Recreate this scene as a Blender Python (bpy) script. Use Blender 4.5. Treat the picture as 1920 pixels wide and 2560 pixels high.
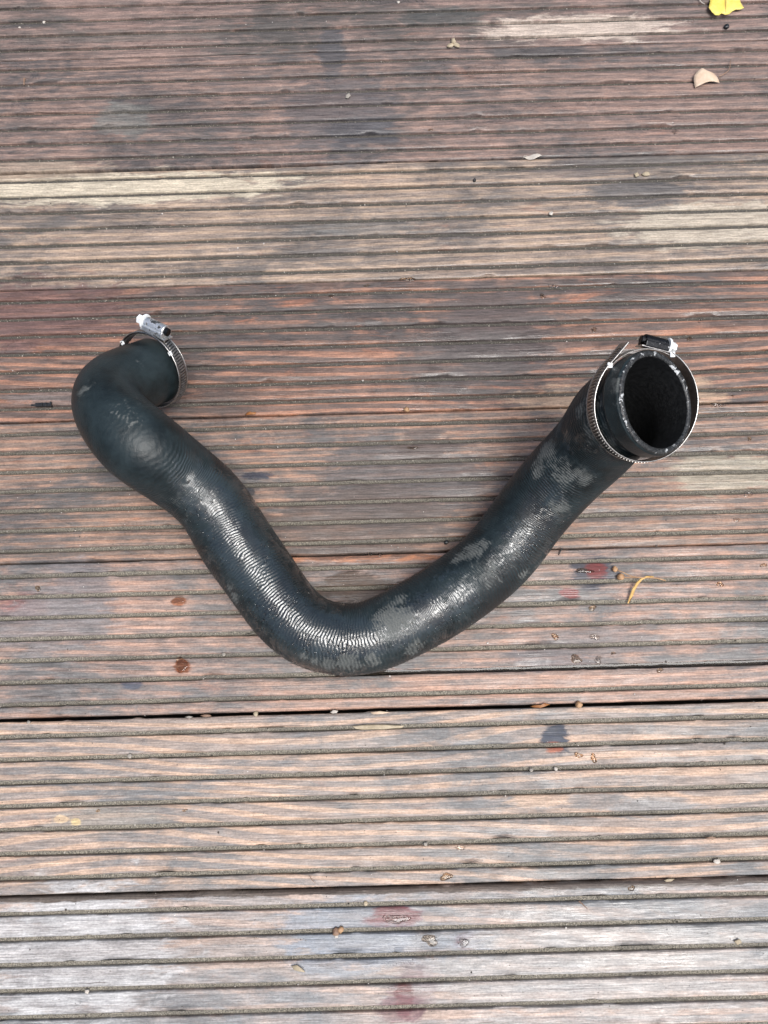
import bpy, bmesh, math, random
import numpy as np
from mathutils import Vector, Matrix

random.seed(7); rng = np.random.default_rng(11)
for o in list(bpy.data.objects): bpy.data.objects.remove(o)
S = bpy.context.scene
COL = S.collection

# ------------------------------------------------------------------ camera
CAM_H, TILT, ROLL, FPX = .79, math.radians(15.0), math.radians(-1.57), 2071.0
cam = bpy.data.cameras.new('camera'); camo = bpy.data.objects.new('camera', cam); COL.objects.link(camo)
RM = Matrix.Rotation(TILT, 3, 'X') @ Matrix.Rotation(ROLL, 3, 'Z')
camo.matrix_world = Matrix.Translation((0, 0, CAM_H)) @ RM.to_4x4()
cam.sensor_fit = 'VERTICAL'; cam.sensor_height = 36; cam.lens = 36 * FPX / 2560
cam.clip_start = .01; cam.clip_end = 100
S.camera = camo
# ------------------------------------------------------------------ sky, overcast sun, exposure
SUN_EL, SUN_AZ = math.radians(70), math.radians(138)      # azimuth clockwise from +Y
w = bpy.data.worlds.new('World'); S.world = w; w.use_nodes = True
wn = w.node_tree.nodes; bg = wn['Background']
sky = wn.new('ShaderNodeTexSky'); sky.sky_type = 'NISHITA'; sky.sun_disc = False
sky.sun_elevation = SUN_EL; sky.sun_rotation = SUN_AZ; sky.air_density = 1.0; sky.dust_density = 6.0; sky.ozone_density = .4
hsn = wn.new('ShaderNodeHueSaturation'); hsn.inputs['Saturation'].default_value = 1.0      # overcast: greyer than a clear sky
w.node_tree.links.new(sky.outputs[0], hsn.inputs['Color']); w.node_tree.links.new(hsn.outputs[0], bg.inputs[0]); bg.inputs[1].default_value = .075
sl = bpy.data.lights.new('sun', 'SUN'); so = bpy.data.objects.new('sun', sl); COL.objects.link(so)
sl.energy = 1.5; sl.angle = math.radians(30); sl.color = (.955, .985, 1)
sd = Vector((math.sin(SUN_AZ) * math.cos(SUN_EL), math.cos(SUN_AZ) * math.cos(SUN_EL), math.sin(SUN_EL)))
so.rotation_euler = sd.to_track_quat('Z', 'Y').to_euler(); so.location = sd * 5
S.view_settings.view_transform = 'Standard'; S.view_settings.look = 'None'
S.view_settings.gamma = 1; S.view_settings.use_curve_mapping = False
S.view_settings.exposure = .95
S.render.engine = 'CYCLES'
S.render.resolution_x, S.render.resolution_y = 768, 1024

# ------------------------------------------------------------------ helpers
NR = np.array(RM)
def p2w(px, py, z=0.0):
    d = NR @ np.array([(px - 960) / FPX, -(py - 1280) / FPX, -1.0]); t = (z - CAM_H) / d[2]
    return Vector(np.array([0, 0, CAM_H]) + d * t)
def w2p(P):
    q = (np.asarray(P, float) - np.array([0, 0, CAM_H])) @ NR
    return np.c_[960 + FPX * q[:, 0] / -q[:, 2], 1280 - FPX * q[:, 1] / -q[:, 2]]
def lin(c, k=1.0):
    r = []
    for v in c:
        v /= 255; r.append((v / 12.92 if v <= .04045 else ((v + .055) / 1.055) ** 2.4) * k)
    return (*r, 1)
_T = rng.random((64, 64, 64))
def vnoise(P):                     # smooth value noise in [0,1]
    P = np.asarray(P, float); i = np.floor(P).astype(int); f = P - i; f = f * f * (3 - 2 * f); r = 0
    for a in (0, 1):
        for b in (0, 1):
            for c in (0, 1):
                wt = (f[:, 0] if a else 1 - f[:, 0]) * (f[:, 1] if b else 1 - f[:, 1]) * (f[:, 2] if c else 1 - f[:, 2])
                r = r + wt * _T[(i[:, 0] + a) & 63, (i[:, 1] + b) & 63, (i[:, 2] + c) & 63]
    return r
def mesh(name, V, Fc, smooth=True):
    me = bpy.data.meshes.new(name)
    V = np.asarray(V, np.float32); Fc = np.asarray(Fc, np.int32); n, k = Fc.shape
    me.vertices.add(len(V)); me.vertices.foreach_set('co', V.ravel())
    me.loops.add(n * k); me.loops.foreach_set('vertex_index', Fc.ravel())
    me.polygons.add(n); me.polygons.foreach_set('loop_start', np.arange(0, n * k, k)); me.polygons.foreach_set('loop_total', np.full(n, k))
    me.polygons.foreach_set('use_smooth', np.full(n, smooth)); me.update(); me.validate()
    return me
def grid_faces(nr, nc, close=False):
    c2 = nc if close else nc - 1
    i = np.arange(nr - 1)[:, None]; j = np.arange(c2)[None, :]; jn = (j + 1) % nc
    return np.stack([i * nc + j, i * nc + jn, (i + 1) * nc + jn, (i + 1) * nc + j], -1).reshape(-1, 4)
def link(name, me, mat=None, parent=None, **props):
    o = bpy.data.objects.new(name, me); COL.objects.link(o)
    if me is not None and mat is not None: me.materials.append(mat)
    if parent: o.parent = parent
    for k, v in props.items(): o[k] = v
    return o
def empty(name, loc=(0, 0, 0), **props):
    o = link(name, None, **props); o.location = loc; o.empty_display_size = .02; return o
def bm_mesh(name, bm, smooth=True):
    me = bpy.data.meshes.new(name); bm.normal_update(); bm.to_mesh(me); bm.free()
    for p in me.polygons: p.use_smooth = smooth
    return me

class NT:
    def __init__(s, name):
        s.m = bpy.data.materials.new(name); s.m.use_nodes = True; s.t = s.m.node_tree; s.n = s.t.nodes
        s.b = s.n['Principled BSDF']
    def put(s, sock, v):
        if isinstance(v, bpy.types.NodeSocket): s.t.links.new(v, sock)
        elif v is not None: sock.default_value = v
    def node(s, ty, **k):
        x = s.n.new(ty)
        for a, b in k.items(): setattr(x, a, b)
        return x
    def math(s, op, a, b=None, c=None, clamp=False):
        x = s.node('ShaderNodeMath', operation=op, use_clamp=clamp)
        for i, v in enumerate((a, b, c)): s.put(x.inputs[i], v)
        return x.outputs[0]
    def vmath(s, op, a, b=None):
        x = s.node('ShaderNodeVectorMath', operation=op); s.put(x.inputs[0], a); s.put(x.inputs[1], b)
        return x.outputs['Value'] if op in ('LENGTH', 'DOT_PRODUCT') else x.outputs[0]
    def noise(s, vec, scale=1, detail=2, rough=.5, dist=0, col=False):
        x = s.node('ShaderNodeTexNoise'); s.put(x.inputs['Vector'], vec); s.put(x.inputs['Scale'], scale)
        s.put(x.inputs['Detail'], detail); s.put(x.inputs['Roughness'], rough); s.put(x.inputs['Distortion'], dist)
        return x.outputs['Color' if col else 'Fac']
    def mr(s, v, a, b, c=0, d=1, smooth=True):
        x = s.node('ShaderNodeMapRange', interpolation_type='SMOOTHSTEP' if smooth else 'LINEAR')
        for i, q in enumerate((v, a, b, c, d)): s.put(x.inputs[i], q)
        return x.outputs[0]
    def mix(s, f, a, b, mode='MIX'):
        x = s.node('ShaderNodeMix', data_type='RGBA', blend_type=mode)
        s.put(x.inputs[0], f); s.put(x.inputs[6], a); s.put(x.inputs[7], b); return x.outputs[2]
    def attr(s, name, vec=False):
        x = s.node('ShaderNodeAttribute', attribute_name=name); return x.outputs['Vector' if vec else 'Fac']
    def bump(s, h, strength=.3, dist=.001, nrm=None):
        x = s.node('ShaderNodeBump'); s.put(x.inputs['Height'], h); x.inputs['Strength'].default_value = strength
        x.inputs['Distance'].default_value = dist
        if nrm: s.put(x.inputs['Normal'], nrm)
        return x.outputs[0]
    def out(s, **k):
        for a, v in k.items(): s.put(s.b.inputs[a.replace('_', ' ')], v)
        return s.m

def simple(name, col, rough=.5, metal=0, var=.25, scale=300, bump=.0):
    t = NT(name); co = t.node('ShaderNodeTexCoord').outputs['Object']
    n = t.noise(co, scale, 4, .6)
    c = t.mix(t.mr(n, .3, .7), tuple(v * (1 - var) for v in col[:3]) + (1,), tuple(min(1, v * (1 + var)) for v in col[:3]) + (1,))
    t.out(Base_Color=c, Roughness=t.mr(n, .3, .7, rough * .8, min(1, rough * 1.2)), Metallic=metal)
    if bump: t.out(Normal=t.bump(n, bump, .0005))
    return t.m

# ------------------------------------------------------------------ ground under the deck
gm = simple('soil', (.035, .03, .025), .9, scale=80, bump=.5)
link('ground', mesh('ground', [(-4, -4, -.14), (4, -4, -.14), (4, 5, -.14), (-4, 5, -.14)], [(0, 1, 2, 3)]), gm, kind='structure')

# ------------------------------------------------------------------ deck: planks with seven grooves each
GAPS = [-.4310, -.2812, -.1296, .0215, .1697, .3168, .4679, .6149, .7661, .9160, 1.066]
GAPW = [.003, .002, .0013, .0034, .0014, .0014, .0014, .0013, .0014, .002, .003]
PITCH = .0203; GW = .0043
deck = empty('deck', (0, 0, 0), kind='structure', label='weathered grooved timber decking, wet in patches')
PX = .8 / FPX     # metres per photograph pixel near the middle of the deck
PL = [ # light, mid, grey, grain amount, wet, grain frequency, warp
    ((206, 184, 168), (178, 170, 164), (146, 146, 146), .5, .6, 700, 34),
    ((206, 178, 160), (168, 160, 156), (140, 142, 144), .6, .8, 520, 60),
    ((212, 178, 152), (164, 150, 141), (126, 126, 126), .8, .3, 560, 70),
    ((206, 162, 138), (162, 142, 132), (118, 116, 115), .5, .5, 760, 40),
    ((188, 144, 118), (134, 119, 109), (98, 95, 94), .55, .5, 800, 40),
    ((186, 134, 107), (120, 100, 91), (88, 82, 80), .75, .8, 640, 50),
    ((200, 172, 146), (148, 133, 122), (108, 102, 98), .5, .4, 760, 34),
    ((174, 142, 127), (122, 106, 100), (92, 88, 87), .4, .45, 800, 34),
    ((172, 142, 130), (118, 103, 97), (90, 85, 82), .4, .4, 800, 34),
    ((172, 142, 130), (118, 103, 97), (90, 85, 82), .4, .4, 800, 34)]
KA = .78
STAINS_SHEEN_SHADE = [ # px, py, rx, ry (px), colour, strength; stains, plus some painted sheen and shade
    (850, 290, 190, 150, (92, 90, 92), .6), (900, 330, 110, 60, (84, 84, 88), .6), (830, 130, 50, 90, (86, 84, 86), .75), (310, 300, 90, 60, (118, 120, 116), .55),
    (300, 470, 560, 55, (206, 194, 172), .75), (60, 425, 260, 36, (178, 160, 140), .5), (1450, 70, 330, 50, (200, 184, 170), .75),
    (1780, 560, 300, 75, (192, 180, 162), .7), (1600, 480, 170, 50, (98, 96, 96), .7), (1100, 40, 130, 40, (84, 84, 82), .7),
    (1430, 420, 120, 30, (104, 98, 96), .5), (900, 570, 200, 30, (112, 112, 110), .5), (300, 90, 380, 22, (110, 104, 98), .5),
    (1230, 830, 190, 150, (92, 82, 80), .75), (60, 790, 330, 110, (112, 84, 80), .6), (1000, 1200, 260, 130, (96, 92, 92), .6),
    (1150, 900, 200, 90, (100, 94, 92), .5), (230, 990, 260, 28, (128, 124, 122), .5), (200, 1480, 90, 100, (124, 120, 122), .55),
    (1560, 1000, 300, 60, (196, 166, 138), .5), (1820, 1180, 160, 60, (176, 168, 148), .6), (1480, 1430, 60, 50, (72, 74, 84), .75),
    (1490, 1425, 30, 22, (112, 46, 46), .8), (1425, 1485, 26, 16, (150, 68, 66), .6), (1380, 1650, 120, 30, (110, 108, 112), .5),
    (1490, 1610, 160, 40, (128, 124, 124), .5), (50, 1520, 70, 40, (140, 82, 84), .45), (130, 1560, 180, 80, (136, 132, 132), .6),
    (1390, 1845, 34, 40, (66, 72, 86), .8), (455, 1662, 24, 20, (124, 66, 26), .8), (445, 1503, 22, 12, (150, 84, 40), .7),
    (330, 1710, 30, 12, (70, 84, 104), .6), (640, 1190, 46, 14, (62, 64, 76), .8), (625, 1230, 16, 14, (64, 68, 72), .7),
    (200, 2380, 260, 150, (198, 197, 197), .7), (880, 2330, 180, 90, (150, 158, 168), .6), (985, 2295, 70, 24, (128, 72, 76), .75),  # whitish and blue-grey ovals: sky sheen painted into the wood colour
    (1070, 2350, 40, 34, (96, 84, 76), .7), (1165, 2355, 34, 20, (104, 58, 66), .65), (1030, 2470, 60, 60, (128, 104, 110), .5),
    (1010, 2495, 24, 40, (120, 54, 50), .6), (1500, 2420, 420, 110, (192, 188, 184), .5), (1000, 2520, 60, 30, (124, 84, 92), .5),
    (1640, 2020, 120, 24, (142, 142, 142), .6), (260, 2050, 150, 34, (150, 146, 138), .5), (1350, 2000, 90, 18, (224, 188, 158), .5),
    (190, 2054, 14, 8, (214, 190, 140), .8), (152, 2047, 18, 9, (222, 192, 156), .7), (640, 1400, 200, 10, (210, 140, 96), .6),
    (950, 1395, 180, 12, (206, 132, 86), .7), (1300, 670, 300, 20, (120, 108, 102), .4), (1060, 1120, 90, 50, (98, 84, 78), .5),
    (200, 2243, 1100, 9, (104, 92, 82), .75), (1500, 2212, 1100, 9, (92, 80, 72), .75), (950, 2360, 240, 40, (148, 156, 166), .5), (900, 1310, 260, 110, (96, 84, 78), .6), (890, 1470, 110, 40, (88, 70, 56), .75), (560, 1010, 120, 60, (96, 78, 70), .45), (1385, 1870, 24, 14, (196, 106, 64), .5), (1660, 440, 60, 16, (84, 80, 78), .6)]  # blue-grey: painted sky sheen; inner-bend browns: damp plus painted hose shade

def wood(i, y0, y1):
    lt, md, gy, ga, wet, fq, wp = PL[i]
    t = NT('plank_timber'); P = t.node('ShaderNodeTexCoord', object=deck).outputs['Object']
    off = (rng.random() * 40, rng.random() * 40, 0)
    Q = t.vmath('ADD', P, off)
    warp = t.noise(t.vmath('MULTIPLY', Q, (1.5, 7, .01)), 1, 2, .4)
    sx = t.node('ShaderNodeSeparateXYZ'); t.put(sx.inputs[0], Q)
    v = t.math('ADD', t.math('MULTIPLY', sx.outputs[1], fq), t.math('MULTIPLY', warp, wp))
    v = t.math('ADD', v, t.math('MULTIPLY', t.noise(t.vmath('MULTIPLY', Q, (8, 160, .01)), 1, 2), 1.6))
    band = t.mr(t.math('SINE', v), .0, .55)
    big = t.noise(t.vmath('MULTIPLY', Q, (5.5, 13, .01)), 1, 7, .66, .9)
    mid = t.noise(t.vmath('MULTIPLY', Q, (20, 52, .01)), 1, 7, .72, 1.2)
    spot = t.noise(t.vmath('MULTIPLY', Q, (90, 170, .01)), 1, 6, .75)
    fib = t.noise(t.vmath('MULTIPLY', Q, (16, 900, .01)), 1, 3, .6)
    fib2 = t.noise(t.vmath('MULTIPLY', Q, (45, 420, .01)), 1, 2, .6)
    L, M, G = lin(lt, KA), lin(md, KA), lin(gy, KA)
    c = t.mix(t.mr(t.math('ADD', big, t.math('MULTIPLY', mid, .35)), .54, .80), G, M)
    lm = t.math('MULTIPLY', t.mr(t.math('ADD', t.math('MULTIPLY', mid, .8), t.math('MULTIPLY', big, .5)), .56, .82), .62)
    c = t.mix(t.math('MULTIPLY', lm, t.math('ADD', t.math('MULTIPLY', band, ga), 1 - ga)), c, L)
    c = t.mix(t.math('MULTIPLY', t.math('MULTIPLY', band, t.mr(big, .32, .56)), ga * .85), c, L)
    rust = t.mr(t.noise(t.vmath('MULTIPLY', Q, (13, 70, .01)), 1.0, 6, .68, .8), .58, .72)
    rr = (.85, .85, .4, .6, .9, 1, .5, .35, .3, .3)[i]
    c = t.mix(t.math('MULTIPLY', rust, .46 * rr if i > 2 else .16), c, lin((198, 124, 86), KA))
    wv = t.mr(t.noise(t.vmath('MULTIPLY', Q, (7, 18, .01)), 1.3, 6, .66, .8), .46, .58)
    n2 = t.noise(t.vmath('MULTIPLY', Q, (26, 95, .01)), 1, 7, .70, .6)
    for (px, py, rx, ry, col, st) in STAINS_SHEEN_SHADE:
        cw = p2w(px, py); ryw = ry * PX * 1.05; rxw = rx * PX
        if cw.y + ryw * 1.6 < y0 or cw.y - ryw * 1.6 > y1: continue
        d = t.vmath('LENGTH', t.vmath('MULTIPLY', t.vmath('SUBTRACT', P, (cw.x, cw.y, 0)), (1 / rxw, 1 / ryw, 0)))
        m = t.mr(t.math('ADD', d, t.math('MULTIPLY', t.math('SUBTRACT', n2, .5), 2.2)), 1.08, .68, 0, min(1, st * 1.25))
        c = t.mix(m, c, lin(col, KA))
    c = t.mix(t.math('MULTIPLY', t.mr(spot, .62, .74), .55), c, lin((92, 84, 78), KA))
    c = t.mix(t.math('MULTIPLY', wv, .3 * wet), c, (.09, .075, .066, 1))
    fib3 = t.noise(t.vmath('MULTIPLY', Q, (130, 1500, .01)), 1, 2, .6)
    grime = t.noise(t.vmath('MULTIPLY', Q, (420, 620, .01)), 1, 3, .7)
    k = t.math('MULTIPLY', t.mr(fib, .32, .68, .80, 1.2), t.mr(fib2, .3, .7, .78, 1.22))
    k = t.math('MULTIPLY', k, t.math('MULTIPLY', t.mr(fib3, .3, .7, .85, 1.15), t.mr(grime, .3, .7, .82, 1.16)))
    crack = t.mr(t.noise(t.vmath('MULTIPLY', Q, (14, 620, .01)), 1, 2, .5), .69, .73)
    c = t.mix(t.math('MULTIPLY', crack, .7), c, lin((74, 64, 58), KA))
    c = t.mix(1.0, c, k, 'MULTIPLY')
    sp = t.noise(t.vmath('MULTIPLY', P, (330, 480, 1)), 1, 2, .5)
    c = t.mix(t.math('MULTIPLY', t.mr(sp, .70, .76), .8), c, lin((70, 62, 56), KA))
    hs = t.node('ShaderNodeHueSaturation'); hs.inputs['Saturation'].default_value = .97; t.put(hs.inputs['Color'], c); c = hs.outputs[0]
    rg = t.math('SUBTRACT', t.mr(mid, .3, .7, .5, .66), t.math('MULTIPLY', wv, .36 * (.4 + wet)))
    h = t.math('ADD', t.math('MULTIPLY', fib, .8), t.math('ADD', t.math('MULTIPLY', spot, .5), t.math('MULTIPLY', band, .25)))
    t.out(Base_Color=c, Roughness=rg, Normal=t.bump(h, .55, .0009))
    return t.m

def plank_profile(w2, round_lo, round_hi):
    pts = [(-w2, -.028), (-w2, -round_lo)]
    for a in (25, 50, 72): pts.append((-w2 + round_lo * (1 - math.cos(math.radians(a))), -round_lo + round_lo * math.sin(math.radians(a))))
    pts.append((-w2 + round_lo, 0))
    e = .0011
    for g in range(7):
        yc = (g - 3) * PITCH; a = yc - GW / 2; b = yc + GW / 2
        prev = pts[-1][0]
        for f in (.35, .7): pts.append((prev + (a - e - prev) * f, .00012))
        pts += [(a - e, 0), (a - e * .45, -.00022), (a - e * .1, -.0008), (a + .0002, -.0018), (a + .0003, -.0072),
                (b - .0003, -.0072), (b - .0002, -.0018), (b + e * .1, -.0008), (b + e * .45, -.00022), (b + e, 0)]
    prev = pts[-1][0]
    for f in (.15, .3, .4, .5, .6, .7, .8, .9): pts.append((prev + (w2 - round_hi - prev) * f, .00012))
    pts.append((w2 - round_hi, 0))
    for a in (72, 50, 25): pts.append((w2 - round_hi * (1 - math.cos(math.radians(a))), -round_hi + round_hi * math.sin(math.radians(a))))
    pts += [(w2, -round_hi), (w2, -.028)]
    return np.array(pts)

XS = np.arange(-.78, .7801, .004)
dirtV, dirtF, gritC = [], [], []
nv = 0
for i in range(10):
    y0 = GAPS[i] + GAPW[i] / 2; y1 = GAPS[i + 1] - GAPW[i + 1] / 2; yc = (GAPS[i] + GAPS[i + 1]) / 2
    w2 = (y1 - y0) / 2; cy = (y0 + y1) / 2
    pr = plank_profile(w2, .0022, .0040 if i == 1 else .002)
    n, k = len(XS), len(pr)
    V = np.zeros((n, k, 3)); V[:, :, 0] = XS[:, None]; V[:, :, 1] = pr[None, :, 0]; V[:, :, 2] = pr[None, :, 1]
    F_ = V.reshape(-1, 3)
    # worn, uneven edges: jitter in y that is stronger on rounded lips, slight cup in z
    wig = vnoise(np.c_[F_[:, 0] * 22 + i * 9, F_[:, 1] * 260, np.full(len(F_), i * 3.3)]) - .5
    wig2 = vnoise(np.c_[F_[:, 0] * 90 + i * 5, F_[:, 1] * 300, np.full(len(F_), i * 1.7)]) - .5
    edge = (F_[:, 2] < -.00001) & (F_[:, 2] > -.02)
    F_[:, 1] += np.where(edge, wig * .0007 + wig2 * .0005 + np.where(vnoise(np.c_[F_[:, 0] * 60 + i * 31, F_[:, 1] * 130, np.full(len(F_), i * 2.)]) > .86, .0008, 0), 0)
    top = F_[:, 2] > -.004
    F_[:, 2] += np.where(top, (vnoise(np.c_[F_[:, 0] * 6, F_[:, 1] * 60 + i * 7, np.full(len(F_), i)]) - .5) * .0006, 0)
    if i == 6:      # torn strip along this plank's far edge, over its left stretch
        lim = w2 - .0068 * np.clip((.02 - F_[:, 0]) / .22, 0, 1) - (vnoise(np.c_[F_[:, 0] * 30, F_[:, 0] * 0, F_[:, 0] * 0 + 2.]) - .5) * .0022
        F_[:, 2] -= np.where(top & (F_[:, 1] > lim) & (F_[:, 0] < .02), .0026, 0)
    tiltz = (rng.random() - .5) * .0012
    me = mesh('plank', F_, grid_faces(n, k))
    pl = link('plank', me, wood(i, y0, y1), deck)
    pl.location = (0, cy, tiltz)
    # dirt lying in the grooves
    for g in range(7):
        gy = cy + (g - 3) * PITCH
        q = np.array([-1, -.72, -.42, .2, 1.]); drop = np.array([.0042, .0034, .0004, 0, -.0002]); xx = np.arange(-.78, .7801, .003)  # trench along the near side, shaped to give a dark shadow line
        D = np.zeros((len(xx), 5, 3)); D[:, :, 0] = xx[:, None]; D[:, :, 1] = gy + q[None, :] * (GW / 2 + .0001)
        Z = vnoise(np.c_[D[:, :, 0].ravel() * 260, D[:, :, 1].ravel() * 900, np.full(D.shape[0] * 5, g + i * 8.)]).reshape(len(xx), 5)
        Lo = vnoise(np.c_[D[:, :, 0].ravel() * 9, np.full(D.shape[0] * 5, g * 3.7 + i), np.full(D.shape[0] * 5, 5.)]).reshape(len(xx), 5)
        base = (-.0015, -.0015, -.0015, -.0016, -.0020, -.0030, -.0027, -.0033, -.0035, -.0035)[i]
        D[:, :, 2] = base + tiltz + (Z - .5) * .0008 + (Lo - .5) * .0013 - drop[None, :]
        dirtV.append(D.reshape(-1, 3)); dirtF.append(grid_faces(len(xx), 5) + nv); nv += D.shape[0] * 5
        if 0 < i < 9:
            m = 900; gx = rng.uniform(-.55, .55, m)
            gz = base + tiltz + (np.interp(gx, xx, Lo[:, 2]) - .5) * .0013 + .0002
            gritC.append(np.c_[gx, gy + rng.uniform(-.26, .47, m) * GW, gz, rng.uniform(.00018, .0005, m) * (1 + .7 * (rng.random(m) > .93))])
t = NT('groove_dirt'); co = t.node('ShaderNodeTexCoord').outputs['Object']
n1 = t.noise(co, 900, 3, .7); n2 = t.noise(t.vmath('MULTIPLY', co, (6, 10, 1)), 1, 4, .6)
far = t.node('ShaderNodeSeparateXYZ'); t.put(far.inputs[0], co)
c = t.mix(t.mr(n1, .35, .7), (.08, .073, .058, 1), (.34, .31, .25, 1)); c = t.mix(t.mr(far.outputs[1], .10, .40, 0, .8), c, (.035, .032, .029, 1)); c = t.mix(t.mr(n2, .45, .65, 0, .5), c, (.045, .040, .034, 1))
dm = t.out(Base_Color=c, Roughness=t.mr(n2, .4, .7, .8, .35), Normal=t.bump(n1, .8, .001))
link('groove_dirt', mesh('groove_dirt', np.vstack(dirtV), np.vstack(dirtF)), dm, deck, kind='stuff')

OCT_V = np.array([(1, 0, 0), (-1, 0, 0), (0, 1, 0), (0, -1, 0), (0, 0, 1), (0, 0, -1)], float)
OCT_F = np.array([(0, 2, 4), (2, 1, 4), (1, 3, 4), (3, 0, 4), (2, 0, 5), (1, 2, 5), (3, 1, 5), (0, 3, 5)])
def scatter(name, C4, mat, parent, label=None, cat=None, flat=1.0):
    n = len(C4); sc = C4[:, 3][:, None, None] * (.6 + .8 * rng.random((n, 6, 1))); V = OCT_V[None] * sc
    V[:, :, 2] *= flat
    a = rng.random(n) * 6.28; ca, sa = np.cos(a)[:, None], np.sin(a)[:, None]
    X = V[:, :, 0] * ca - V[:, :, 1] * sa; Y = V[:, :, 0] * sa + V[:, :, 1] * ca
    V = np.stack([X, Y, V[:, :, 2]], -1) + C4[:, None, :3]
    Fc = (OCT_F[None] + (np.arange(n) * 6)[:, None, None]).reshape(-1, 3)
    o = link(name, mesh(name, V.reshape(-1, 3), Fc, False), mat, parent, kind='stuff')
    if label: o['label'] = label; o['category'] = cat
    return o
def island_ramp(name, stops, rough=.6):
    t = NT(name); r = t.node('ShaderNodeNewGeometry').outputs['Random Per Island']
    cr = t.node('ShaderNodeValToRGB'); t.put(cr.inputs[0], r); el = cr.color_ramp.elements
    el[0].position, el[0].color = stops[0]; el[1].position, el[1].color = stops[-1]
    for p, c in stops[1:-1]: e = el.new(p); e.color = c
    return t.out(Base_Color=cr.outputs[0], Roughness=rough)
gmat = island_ramp('sand_grains', [(0, (.03, .027, .022, 1)), (.3, (.10, .09, .07, 1)), (.65, (.28, .255, .205, 1)), (.92, (.38, .35, .30, 1)), (1, (.62, .58, .52, 1))])
scatter('sand_grains', np.vstack(gritC), gmat, deck)

# ------------------------------------------------------------------ the hose
def spline(CP, ts):
    CP = np.asarray(CP, float); n = len(CP); u = np.zeros(n)
    for i in range(1, n): u[i] = u[i - 1] + np.linalg.norm(CP[i, :3] - CP[i - 1, :3]) ** .7
    A = np.zeros((n, n)); B = np.zeros((n, CP.shape[1])); h = np.diff(u); A[0, 0] = A[-1, -1] = 1
    for i in range(1, n - 1):
        A[i, i - 1:i + 2] = h[i - 1], 2 * (h[i - 1] + h[i]), h[i]
        B[i] = 6 * ((CP[i + 1] - CP[i]) / h[i] - (CP[i] - CP[i - 1]) / h[i - 1])
    M = np.linalg.solve(A, B); tt = ts * u[-1]; k = np.clip(np.searchsorted(u, tt) - 1, 0, n - 2)
    a = (u[k + 1] - tt)[:, None]; b = (tt - u[k])[:, None]; hk = h[k][:, None]
    return M[k] * a ** 3 / (6 * hk) + M[k + 1] * b ** 3 / (6 * hk) + (CP[k] / hk - M[k] * hk / 6) * a + (CP[k + 1] / hk - M[k + 1] * hk / 6) * b
def W(px, py, z, r): p = p2w(px, py, z); return (p.x, p.y, p.z, r)
AL = Vector((.50, .56, -.62)).normalized()       # left end points down to the deck
P0 = p2w(390, 925, .034)
AR = Vector((.45, -.096, .886)).normalized()     # right end points up
PR = p2w(1640, 1006, .19)
def along(p, a, d, r): q = p + a * d; return (q.x, q.y, q.z, r)
CP = [along(P0, AL, 0, .0325), along(P0, AL, -.025, .0325), along(P0, AL, -.045, .0325),
      W(269, 994, .084, .0312), W(314, 1078, .100, .0338), W(368, 1126, .096, .0350), W(440, 1180, .071, .0340), W(526, 1256, .050, .0336), W(586, 1348, .040, .0345),
      W(641, 1428, .0365, .0338), W(704, 1515, .034, .0332), W(778, 1578, .033, .0326), W(866, 1598, .0326, .0324), W(945, 1585, .0330, .0328),
      W(1034, 1542, .0335, .0333), W(1132, 1484, .0338, .0336), W(1242, 1393, .0345, .0340), W(1334, 1276, .046, .0346),
      W(1420, 1178, .078, .0350), W(1492, 1102, .112, .0360), along(PR, AR, -.04, .0374), along(PR, AR, 0, .0392)]
dense = spline(CP, np.linspace(0, 1, 4000))
dl = np.r_[0, np.cumsum(np.linalg.norm(np.diff(dense[:, :3], axis=0), axis=1))]; LEN = dl[-1]
NROW, NCOL = int(LEN / .00045), 128
sv = np.linspace(0, LEN, NROW)
ctr = np.stack([np.interp(sv, dl, dense[:, k]) for k in range(3)], 1); rad = np.interp(sv, dl, dense[:, 3])
tan = np.gradient(ctr, axis=0); tan /= np.linalg.norm(tan, axis=1)[:, None]
for _ in range(30): tan[1:-1] = (tan[:-2] + tan[1:-1] * 2 + tan[2:]) / 4
tan /= np.linalg.norm(tan, axis=1)[:, None]
N1 = np.zeros_like(tan); nn = np.cross(tan[0], (0, 0, 1.)); nn /= np.linalg.norm(nn)
for i in range(NROW):
    nn = nn - tan[i] * nn.dot(tan[i]); nn /= np.linalg.norm(nn); N1[i] = nn
N2 = np.cross(tan, N1)
th = np.linspace(0, 2 * math.pi, NCOL, endpoint=False)
dirs = N1[:, None, :] * np.cos(th)[None, :, None] + N2[:, None, :] * np.sin(th)[None, :, None]
# radius: body + fine wavy ribs; smooth cuff on the left; seat and bead on the right end
er = LEN - sv; body = rad.copy()
ss = lambda a, b, x: np.clip((x - a) / (b - a), 0, 1) ** 2 * (3 - 2 * np.clip((x - a) / (b - a), 0, 1))
body += .0026 * (1 - ss(.013, .019, er)) - .0009 * ss(.013, .019, er) * (1 - ss(.030, .040, er))
body -= .0012 * (1 - ss(0, .0018, er)); body -= .0010 * (1 - ss(0, .002, sv))
TH, SV = np.meshgrid(th, sv)
q1 = np.c_[np.cos(TH).ravel() * 2.4, np.sin(TH).ravel() * 2.4, SV.ravel() * 30]
q2 = np.c_[np.cos(TH).ravel() * 9, np.sin(TH).ravel() * 9, SV.ravel() * 120]
wob = (vnoise(q1) - .5).reshape(TH.shape) * 2.4 + (vnoise(q2 + 9) - .5).reshape(TH.shape) * 1.7
amp = (.00013 + .00021 * vnoise(q1 * 1.7 + 20)).reshape(TH.shape) * ss(.09, .22, sv)[:, None] * ss(.014, .022, er)[:, None]
pitch = .0028
rib = np.sin(2 * math.pi * (SV / pitch + wob * .75))
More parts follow.
